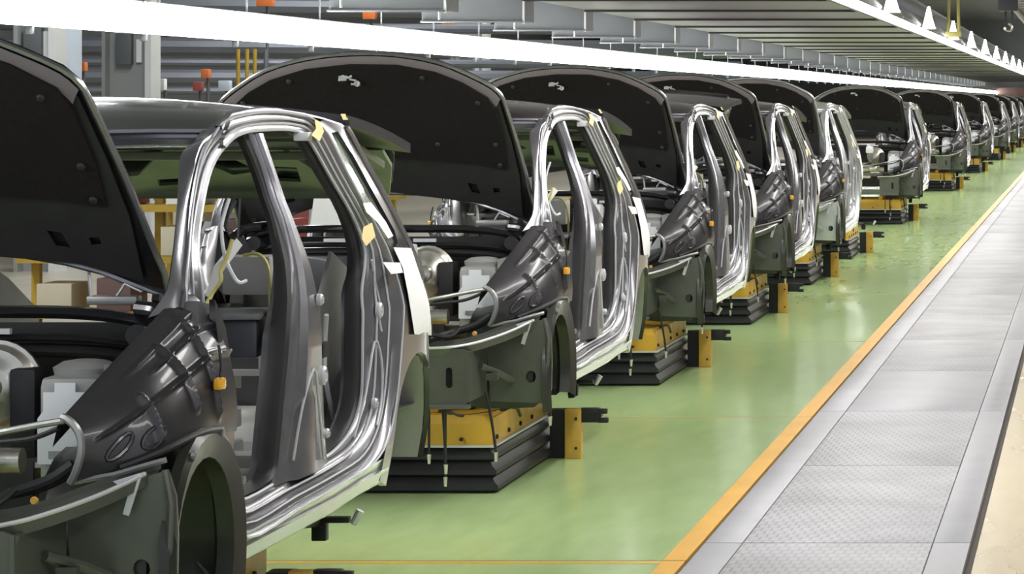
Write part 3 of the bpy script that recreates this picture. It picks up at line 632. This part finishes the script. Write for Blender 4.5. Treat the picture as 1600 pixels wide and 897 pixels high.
# masking tape and paper strips on the rear shut face
def patch(pts, ins, nm, mt, **p):
    return M().sheet([(q[0], q[1]) for q in pts], lambda y, z: sp(y, z, ins), (), .05, (.0015, -.0015, 0)).build(nm, mt, car, **p)
patch([(2.51, 1.64), (2.56, 1.63), (2.52, 1.60), (2.43, 1.57), (2.35, 1.59), (2.45, 1.61)], -.006, 'masking_tape', TAPE)
patch([(2.65, 1.285), (2.78, 1.295), (2.77, 1.25), (2.61, 1.225), (2.58, 1.25)], -.004, 'masking_tape', TAPE)
patch([(2.90, 1.655), (2.96, 1.655), (2.95, 1.635), (2.88, 1.635)], -.004, 'masking_tape', TAPE)
patch([(2.74, 1.36), (2.85, 1.36), (2.97, 1.29), (3.01, 1.24), (2.93, 1.235), (2.86, 1.29), (2.75, 1.33)], -.004, 'paper_strip', PAPER)
patch([(2.94, 1.205), (3.19, 1.19), (3.55, .86), (3.09, .90), (3.03, 1.04), (3.02, 1.13)], -.010, 'paper_strip', PAPER)
patch([(2.76, 1.165), (3.00, 1.15), (3.02, 1.115), (2.85, 1.12)], -.008, 'paper_strip', PAPER)
M().box((.655, 2.42, 1.585), (.05, .05, .028), bev=.006).build('grab_handle', WHITE, car)
# ================================================================== copies of the car down the line
CY = [7.2, 12.5, 17.6, 22.55, 27.45, 40.7, 55.9, 70, 85, 97, 108, 119]
LOOK = {0: 'dark grey unfinished car body nearest the camera, hood raised, cut by the photo edge',
        1: 'dark grey car body second in the line, hood up, paper strip on its rear pillar',
        2: 'dark grey car body third in the line, olive tailgate panel raised highest',
        3: 'graphite car body fourth in the line, hood up, ahead of the silver one',
        5: 'dark car body sixth in the line, standing beyond the gap after the silver car',
        4: 'silver car body fifth in the line, the palest shell with its hood up'}
GC = 'car bodies standing along the assembly line'
silver = {PAINT: PAINT_SILVER, FRAME: FRAME_SILVER, ECOAT: ECOAT_S, SILL: FRAME_SILVER}
graph = {PAINT: PAINT_BLACK}
cars = [car]
FINE = ('pad_clip', 'body_plug', 'arch_stud', 'white_connector', 'cowl_clip', 'sheet_label', 'wiring_loom', 'belt_bracket', 'belt_tube', 'cable_tip', 'shelf_stud', 'cowl_grommet', 'hood_stay', 'lamp_lead', 'brake_pipe', 'slot_shade_box', 'hole_shade_sheet')
for i in range(1, len(CY)):
    cars.append(copy_tree(car, None, silver if i == 4 else graph if i in (3, 6) else None, FINE if i > 6 else ()))
for i, c in enumerate(cars):
    c.location = (XC, CY[i], 0)
    c['category'] = 'car'; c['group'] = GC
    c['label'] = LOOK.get(i, f'dark car body with raised hood, {ORD[i]} in the line counting from the camera')
for ch in cars[0].children:
    if ch.name.split('.')[0] == 'hood': ch.location.x = -.06; ch.rotation_euler = (0, math.radians(-5), 0)
for ch in cars[2].children:
    if ch.name.startswith('tailgate') and ch.type == 'EMPTY': ch.rotation_euler = (.20, 0, 0)
# ================================================================== lifting bases
base = empty('lift_base', (0, 0, 0))
W, D = .585, 1.38
def ringbox(m, lv):
    rows = []
    for hw, y0, y1, z in lv: rows.append([(-hw, y0, z), (hw, y0, z), (hw, y1, z), (-hw, y1, z)])
    m.grid(rows, closeu=True); o = len(m.v) - 4 * len(lv); e = len(m.v) - 4
    m.f.append((o, o + 1, o + 2, o + 3)); m.f.append((e, e + 1, e + 2, e + 3)); return m
lv = []
for k in range(3):
    z0 = .004 + k * .065; g = .03 - .01 * k
    lv += [(W + g - .025, -g + .025, D, z0), (W + g, -g, D, z0 + .012), (W + g, -g, D, z0 + .030), (W + g - .02, -g + .02, D, z0 + .046), (W + g - .028, -g + .028, D, z0 + .06)]
ringbox(M(), lv).build('bellows', BELLOW, base, 25)
ringbox(M(), [(W + .012, -.012, D, .197), (W + .012, -.012, D, .206)]).build('bellows_rim', GREYL, base)
ringbox(M(), [(W - .005, .005, D - .01, .206), (W - .005, .005, D - .01, .30), (W - .02, .02, D - .02, .335)]).build('yellow_casing', YELLOW, base, 20)
M().box((W - .004, D * .5, .268), (.008, D * .96, .11), bev=.003).build('worn_side_plate', YWORN, base)
for y in (.08, .35, .62, .9, 1.2):
    M().lathe([(.010, -.004), (.010, .006), (.005, .008)], (W + .003, y, .235), 'x', 8).build('bolt', BLACKM, base)
for x in (-.4, -.1, .2, .45):
    M().lathe([(.009, -.008), (.009, .0), (.005, .002)], (x, .0, .232), 'y', 8).build('bolt', BLACKM, base)
M().tube(smooth([(.36, .1, .345), (.45, .02, .33), (.55, .2, .33), (.585, .5, .32), (.588, .62, .27)], 4), .008, 6).build('air_hose', RUBBER, base)
both(M().box((.41, .3, .385), (.10, .14, .09), bev=.01), 'body_rest', BLACKM, parent=base)
both(M().box((.41, 1.1, .385), (.10, .14, .09), bev=.01), 'body_rest', BLACKM, parent=base)
both(M().box((.30, .7, .36), (.06, 1.2, .05), bev=.01), 'carrier_rail', YELLOW, parent=base)
M().box((.645, 1.30, .115), (.075, .09, .23)).build('post_backing', BLACKM, base)
post = M().box((.72, 1.27, .118), (.078, .06, .236), bev=.004).build('post', YWORN, base)
for z in (.05, .19): M().lathe([(.007, -.004), (.007, 0), (.003, .002)], (.735, 1.24, z), 'y', 8).build('post_bolt', BLACKM, post)
M().box((.80, 1.27, .205), (.09, .05, .07), bev=.008).box((.86, 1.25, .225), (.045, .03, .025), bev=.005).box((.86, 1.27, .18), (.05, .03, .025), bev=.005).lathe([(.02, -.035), (.02, .035)], (.835, 1.27, .205), 'y', 12).build('post_clamp', BLACKM, base)
# side arm with pale tipped pin under the sill
M().box((.62, 1.95, .30), (.16, .04, .02), bev=.004).box((.60, 1.95, .26), (.05, .04, .06), bev=.005).tube([(.50, 1.7, .31), (.60, 1.95, .29)], .015, 8).build('side_arm', BLACKM, base)
M().tube([(.71, 1.95, .285), (.735, 1.95, .33)], [.011, .014], 8).build('arm_pin', GREYL, base)
BYS = [8.1, 13.03, 17.93, 22.8, 27.7, 32.3] + [c + .6 for c in CY[5:]]
BLOOK = ['beneath the nearest car body', 'with cables hanging before it, under the second car']
for i, y in enumerate(BYS):
    b = base if i == 0 else copy_tree(base, None, None, ('bolt', 'post_bolt', 'air_hose') if i > 8 else ())
    b.location = (XC, y, 0); b['category'] = 'lift'; b['group'] = 'lifting bases under the car bodies'
    b['label'] = ('empty yellow and black lifting base in the gap behind the silver car' if i == 5 else
                  'yellow and black lifting base ' + (BLOOK[i] if i < 2 else f'under the {ORD[i if i < 5 else i - 1]} car body'))
# paper sheets on the second car's cowl
ps = M().sheet([(-.11, 0), (.09, 0), (.06, .16), (-.09, .17)], lambda u, v: (u, .04 * v + .01 * math.sin(u * 20), v), (), .05, (0, .0012, 0)).build('paper_sheet', PAPER, None)
ps.location = (XC - .20, 13.447, 1.1435); ps['label'] = 'white paper sheet standing on the cowl of the second car'; ps['category'] = 'paper'
ps = M().sheet([(-.11, -.07), (.11, -.08), (.10, .07), (-.10, .08)], lambda u, v: (u, v, .008 * math.sin(u * 15) + .05 * max(0, u) ), (), .05, (0, 0, .0012)).build('paper_sheet', PAPER, None)
ps.location = (XC - .46, 13.53, 1.160); ps['label'] = 'curled white sheet lying on the far end of the second car cowl'; ps['category'] = 'paper'
# ================================================================== overhead: lamps
lamp = empty('strip_lamp', (0, 0, 0))
LL = 1.52
tilt = math.radians(36)
def cs(m, pts, y0, y1):
    m.grid([[(x, y, z) for x, z in pts] for y in (y0, y1)], closeu=True)
    o = len(m.v) - 2 * len(pts); n = len(pts); m.f.append(tuple(range(o, o + n))); m.f.append(tuple(range(o + n, o + 2 * n))[::-1]); return m
cs(M(), [(-.02, -.10), (-.05, -.10), (-.12, .03), (-.05, .06), (-.04, .045), (-.09, .025)], 0, LL).build('housing', LAMPW, lamp)
cs(M(), [(.02, -.10), (-.02, -.098), (-.088, .023), (-.035, .044), (.0, .03)], .012, LL - .012).build('diffuser', LAMPE, lamp)
M().box((-.045, LL, -.10), (.03, .03, .07), bev=.004).build('joint_bracket', GREYM, lamp)
M().tube([(-.08, .3, .05), (-.08, .3, .38)], .006, 6).build('hanger_rod', GREYL, lamp)
def lamp_row(x, z, y0, y1, flip, lab, far, skip, grp, proto):
    y = y0; first = not flip; n = 0
    while y < y1:
        o = proto if first else copy_tree(proto, None, {LAMPW: GREYM, GREYL: PIPE} if flip else None, ('hanger_rod', 'joint_bracket') if flip else ()); first = False
        o.location = (x, y, z) if not flip else (x, y + LL, z)
        if flip: o.rotation_euler = (0, math.radians(70), math.pi)
        k = n - skip
        o['label'] = lab.format(ORD[k]) if 0 <= k < 20 else far
        o['category'] = 'lamp'; o['group'] = grp; y += LL + .04; n += 1
lamp_row(-4.52, 2.12, 5.2, 148, False, 'glowing white strip lamp behind the car line, {} visible from the front', 'strip lamp merged into the bright band behind the distant cars', 4, 'strip lamps behind the car line', lamp)
lamp_row(-1.602, 2.365, 8.6, 110, True, 'strip lamp on the aisle edge of the canopy, {} visible from the front', 'strip lamp in the far end of the row on the aisle edge', 8, 'strip lamps along the canopy edge', lamp)
# small lit glare shields standing at the canopy edge
sh = empty('glare_shield', (0, 0, 0))
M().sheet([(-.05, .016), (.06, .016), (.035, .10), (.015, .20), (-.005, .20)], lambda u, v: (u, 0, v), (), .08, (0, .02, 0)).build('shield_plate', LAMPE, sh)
M().box((0, .03, .008), (.14, .06, .016)).build('shield_foot', LAMPW, sh)
for i, y in enumerate([21.6, 26.6, 31.4, 36.2, 41, 46, 51, 56, 61, 66, 71]):
    o = sh if i == 0 else copy_tree(sh); o.location = (-1.425, y, 2.33); o['label'] = f'lit white wedge on the aisle edge of the canopy, {ORD[i]} of the row'; o['category'] = 'light'; o['group'] = 'lit wedges on the canopy edge'
# ================================================================== overhead: canopy
can = empty('steel_canopy', (-2.7, 5, 2.5)); can['label'] = 'grey steel canopy of cross slats over the whole car line'; can['category'] = 'canopy'
XB, XR = -3.78, -1.72
PY = 2.45
def cl(p): return (p[0] + 2.7, p[1] - 5, p[2] - 2.5)
sm = None; pm = [None] * 7
def inst(cache, i, builder, nm, mt, y, parent):
    if cache[i] is None:
        o = builder().build(nm, mt, parent, 25); cache[i] = o.data
    else:
        o = bpy.data.objects.new(nm, cache[i]); COL.objects.link(o); o.parent = parent
    o.location = (0, y - 5, 0); return o
def b_slat(): return M().box(((XB + XR) / 2 + 2.7, 1.215, 2.395 - 2.5), (XR - XB, 2.42, .03))
def b_joint(): return M().box(((XB + XR) / 2 + 2.7, 0, 2.372 - 2.5), (XR - XB, .09, .018))
def b_plate():
    m = M(); m.box(((-4.46 + XB) / 2 + 2.7, 0, 2.36 - 2.5), (.68, .012, .28)); m.box(((-4.46 + XB) / 2 + 2.7, -.03, 2.225 - 2.5), (.68, .06, .01)); return m
def b_edge(): return M().box((XB + 2.7, .0, 2.37 - 2.5), (.012, .022, .31))
def b_cheek(): return M().box((XB - .02 + 2.7, .25, 2.37 - 2.5), (.012, .4, .28)).box((XB - .2 + 2.7, .16, 2.3 - 2.5), (.4, .02, .03), ((0, 0, 1), .7))
def b_box(): return M().box((XB + .02 + 2.7, 1.2, 2.46 - 2.5), (.05, .5, .1))
def b_rod(): return M().tube([(XB - .25 + 2.7, 1.0, 2.2 - 2.5), (XB - .25 + 2.7, 1.0, 2.9 - 2.5)], .008, 6)
y = 12.75
while y < 110:
    inst(pm, 0, b_slat, 'slat', SLAT, y, can); inst(pm, 6, b_joint, 'slat_joint', BLACKM, y, can)
    inst(pm, 1, b_plate, 'end_plate', GREYM, y, can); inst(pm, 2, b_edge, 'plate_edge', GREYL, y, can)
    inst(pm, 3, b_cheek, 'plate_brace', GREYM, y, can); inst(pm, 4, b_box, 'cable_box', LAMPW, y, can)
    if y < 70: inst(pm, 5, b_rod, 'hanger_rod', GREYL, y, can)
    y += PY
M().box((0, 50, 2.62 - 2.5), (2.2, 95, .02)).build('canopy_top', GREYM, can)
M().box((XR + .02 + 2.7, 50, -.11), (.04, 97, .07)).build('edge_rail', GREYM, can)
M().box((XB - .5 + 2.7, 50, .2), (.08, 97, .1)).build('side_rail', GREYM, can)
# ================================================================== hall at the right above the aisle
def thing(nm, m, mt, label, cat, **p):
    return m.build(nm, mt, None, 35, label=label, category=cat, **p)
for x, z, r, lb in [(-1.0, 2.95, .05, 'grey overhead pipe nearest the canopy'), (-.45, 3.0, .07, 'thick grey overhead pipe farthest from the canopy')]:
    thing('overhead_pipe', M().tube([(x, 18, z), (x, 140, z)], r, 10), PIPE, lb, 'pipe')
thing('hoist_sling', M().tube([(-1.37, 30, 3.39), (-1.41, 30, 2.36)], .017, 6).tube([(-1.33, 30, 3.39), (-1.30, 30, 2.36)], .017, 6).box((-1.355, 30, 2.36), (.16, .04, .06), bev=.01), WIREY, 'yellow hoist sling hanging in an inverted V over the aisle', 'sling')
hb = empty('hoist_block', (-.86, 32, 2.4)); hb['label'] = 'dark hoist block with pale hook hanging over the aisle'; hb['category'] = 'hoist'
M().box((0, 0, .35), (.22, .16, .2), bev=.02).build('body', NAVY, hb)
M().tube([(0, 0, .45), (0, 0, .99)], .015, 6).build('chain', BLACKM, hb)
M().tube([(-.03, 0, .26), (-.03, 0, .12)], .012, 6).tube([(.04, 0, .26), (.04, 0, .12)], .012, 6).build('cable', BLACKM, hb)
M().tube(smooth([(.0, 0, .12), (.04, 0, .08), (.02, 0, .04), (-.03, 0, .05), (-.04, 0, .08)], 4), .014, 6).build('hook', CREAMM, hb)
thing('roof_beam', M().box((-3.0, 148, 2.12), (4.4, .4, .42), bev=.01), BROWN, 'brown cross beam at the far end of the hall', 'beam')
for i, (x, y) in enumerate([(-.9, 40), (-.7, 46), (-.55, 54), (-.8, 62), (-.5, 70)]):
    thing('overhead_duct', M().box((x - .1, y, 3.24), (.3, 1.2, .24), bev=.02), GREYM, f'grey duct box hung over the aisle, {ORD[i]} from the front', 'duct')
deck = empty('aisle_deck', (1.2, 20, 3.4)); deck['label'] = 'grey deck of cross slats high above the aisle'; deck['category'] = 'deck'
dm = None
for i in range(84):
    y = i * 1.45
    if dm is None:
        o = M().box((0, 0, .02), (5.2, 1.36, .04)).box((0, .69, .03), (5.2, .05, .12)).build('slat', CEIL2, deck); dm = o.data
    else:
        o = bpy.data.objects.new('slat', dm); COL.objects.link(o); o.parent = deck
    o.location = (0, y, 0)
for x in (-2.3, 0, 2.3): M().box((x, 60, .16), (.1, 122, .16)).build('deck_beam', GREYM, deck)
for x in (-2.3, 2.3): M().tube([(x, 1, .2), (x, 1, 2.6)], .02, 6).build('hanger', GREYM, deck)
# ================================================================== hall behind the line
def column(x, y, wd, lab):
    c = empty('column', (x, y, 0)); c['label'] = lab; c['category'] = 'column'
    M().box((0, 0, 3), (wd, .02, 6)).build('web', COLUMN, c)
    M().box((wd / 2, 0, 3), (.07, .35, 6)).build('flange', COLUMNL, c); M().box((-wd / 2, 0, 3), (.04, .35, 6)).build('flange', COLUMN, c)
    M().box((-wd * .1, -.06, 2.28), (.18, .1, .35), bev=.01).build('switch_box', GREYM, c)
    M().box((wd * .22, -.04, 2.26), (.06, .02, .26)).build('notice', PAPER, c); return c
def at(px, d): return (px - 1702) / 4700 * d
column(at(204, 34), 34, .50, 'grey steel column with pale edge behind the nearest car roof')
column(at(62, 30), 30, .36, 'grey steel column left of the pale blue cabinet')
column(at(735, 47), 47, .5, 'grey column between the lamps and the canopy plates')
cab = empty('cabinet', (at(96, 31), 31, 0)); cab['label'] = 'pale blue tall cabinet beside the grey columns'; cab['category'] = 'cabinet'
M().box((0, 0, 1.3), (.3, .4, 2.6), bev=.02).build('body', BLUEW, cab)
for z in (1.9, 2.12, 2.34): M().box((.01, -.21, z), (.24, .02, .18), bev=.005).build('door', BLUEW, cab)
M().box((0, -.22, 2.01), (.3, .02, .03)).build('trim', BLACKM, cab)
for i, (z, r, y, lab) in enumerate([(1.82, .05, 37, 'thin grey pipe lowest above the far racks'), (2.0, .11, 38, 'wide grey pipe in the middle behind the line'), (2.2, .06, 38.5, 'slim grey pipe above the wide one behind the line'), (2.42, .13, 39, 'largest grey pipe running across behind the columns'), (2.7, .07, 39.5, 'upper grey pipe behind the columns'), (3.0, .14, 40, 'grey duct pipe highest behind the columns')]):
    thing('cross_pipe', M().tube([(-16, y, z), (-4.9, y + 4, z)], r, 10), PIPE, lab, 'pipe')
for i, (px, d, py, wpx, hpx, mt, nm, lab, cat) in enumerate([
    (127, 35, 104, 16, 14, ORANGE, 'warning_lamp', 'orange lamp box behind the nearest hood tip', 'lamp'),
    (322, 36, 115, 12, 14, ORANGE, 'warning_lamp', 'orange box below the strip lamps beside the second hood', 'box'),
    (310, 35, 135, 14, 14, REDD, 'hose_reel', 'dull red reel behind the nearest roof', 'reel'),
    (578, 40, 22, 20, 16, ORANGE, 'sign_plate', 'orange plate above the lamp row by the first canopy plates', 'sign'),
    (700, 45, 42, 16, 14, ORANGE, 'sign_plate', 'orange plate above the lamp row beside the grey column', 'sign'),
    (415, 40, 3, 26, 14, ORANGE, 'sign_plate', 'orange plate at the top edge of the photo above the lamps', 'sign'),
    (352, 37, 134, 18, 16, BLUEW, 'wall_box', 'pale blue box beside the tip of the second hood', 'box'),
    (255, 36, 132, 8, 18, PAPER, 'notice_board', 'white notice right of the grey column', 'notice'),
    (120, 33, 120, 10, 16, CREAMM, 'valve', 'pale valve beside the nearest hood edge', 'valve')]):
    s_ = d / 4700; X = at(px, d); Z = 1.7 - (py - 157) * s_
    o = empty(nm, (X, d, Z)); o['label'] = lab; o['category'] = cat
    M().box((0, 0, 0), (wpx * s_, .12, hpx * s_), bev=.012).build('body', mt, o); M().tube([(0, .08, 0), (0, .08, -Z)], .02, 6).build('stand', GREYM, o)
for i, px in enumerate([372, 386, 398, 415]):
    thing('guard_pole', M().tube([(at(px, 38), 38, 0), (at(px, 38), 38, 2.35)], .025, 8), [YRACK, YRACK, YRACK, PIPE][i], ['yellow pole behind the second hood, farthest from the lamps join', 'yellow pole behind the second hood, middle of three', 'yellow pole behind the second hood, third from the column', 'grey pole beside the three yellow poles'][i], 'pole')
# storage racks with boxes beyond the line, seen through the windscreens
RN = ['rack seen through the nearest windscreen', 'rack seen through the nearest door opening', 'rack seen over the second car cowl']
for r, (px, d) in enumerate([(250, 22), (440, 24.5)]):
    X = at(px, d); rk = empty('storage_rack', (X, d, 0)); rk['label'] = 'yellow storage ' + RN[r]; rk['category'] = 'rack'
    for sx in (-.9, 0, .9):
        M().box((sx, 0, .76), (.06, .06, 1.52)).build('upright', YRACK, rk)
    for z in (.15, .55, .92, 1.26):
        M().box((0, 0, z), (1.9, .6, .05)).build('shelf', YRACK, rk)
    for q, z in enumerate((.18, .58, .95)):
        for e, sx in enumerate((-.68, -.25, .25, .68)):
            hh_ = random.uniform(.16, .28); mt = [BEIGE, REDD, BROWN, PAPER, BEIGE, BLACKM, BROWN][(q * 3 + e * 2 + r) % 7]
            cn = {BEIGE.name: 'beige', REDD.name: 'dull red', PAPER.name: 'white', BROWN.name: 'brown', BLACKM.name: 'black'}[mt.name]
            o = M().box((0, 0, hh_ / 2), (random.uniform(.24, .34), .4, hh_), bev=.01).build('storage_box', mt, None)
            o.location = (X + sx, d - .08, z - .003); o['label'] = f"{cn} box {['leftmost', 'second', 'third', 'rightmost'][e]} on {['bottom', 'middle', 'top'][q]} shelf of {RN[r].replace('seen ', '')}"
            o['category'] = 'box'; o['group'] = 'boxes on the yellow racks'
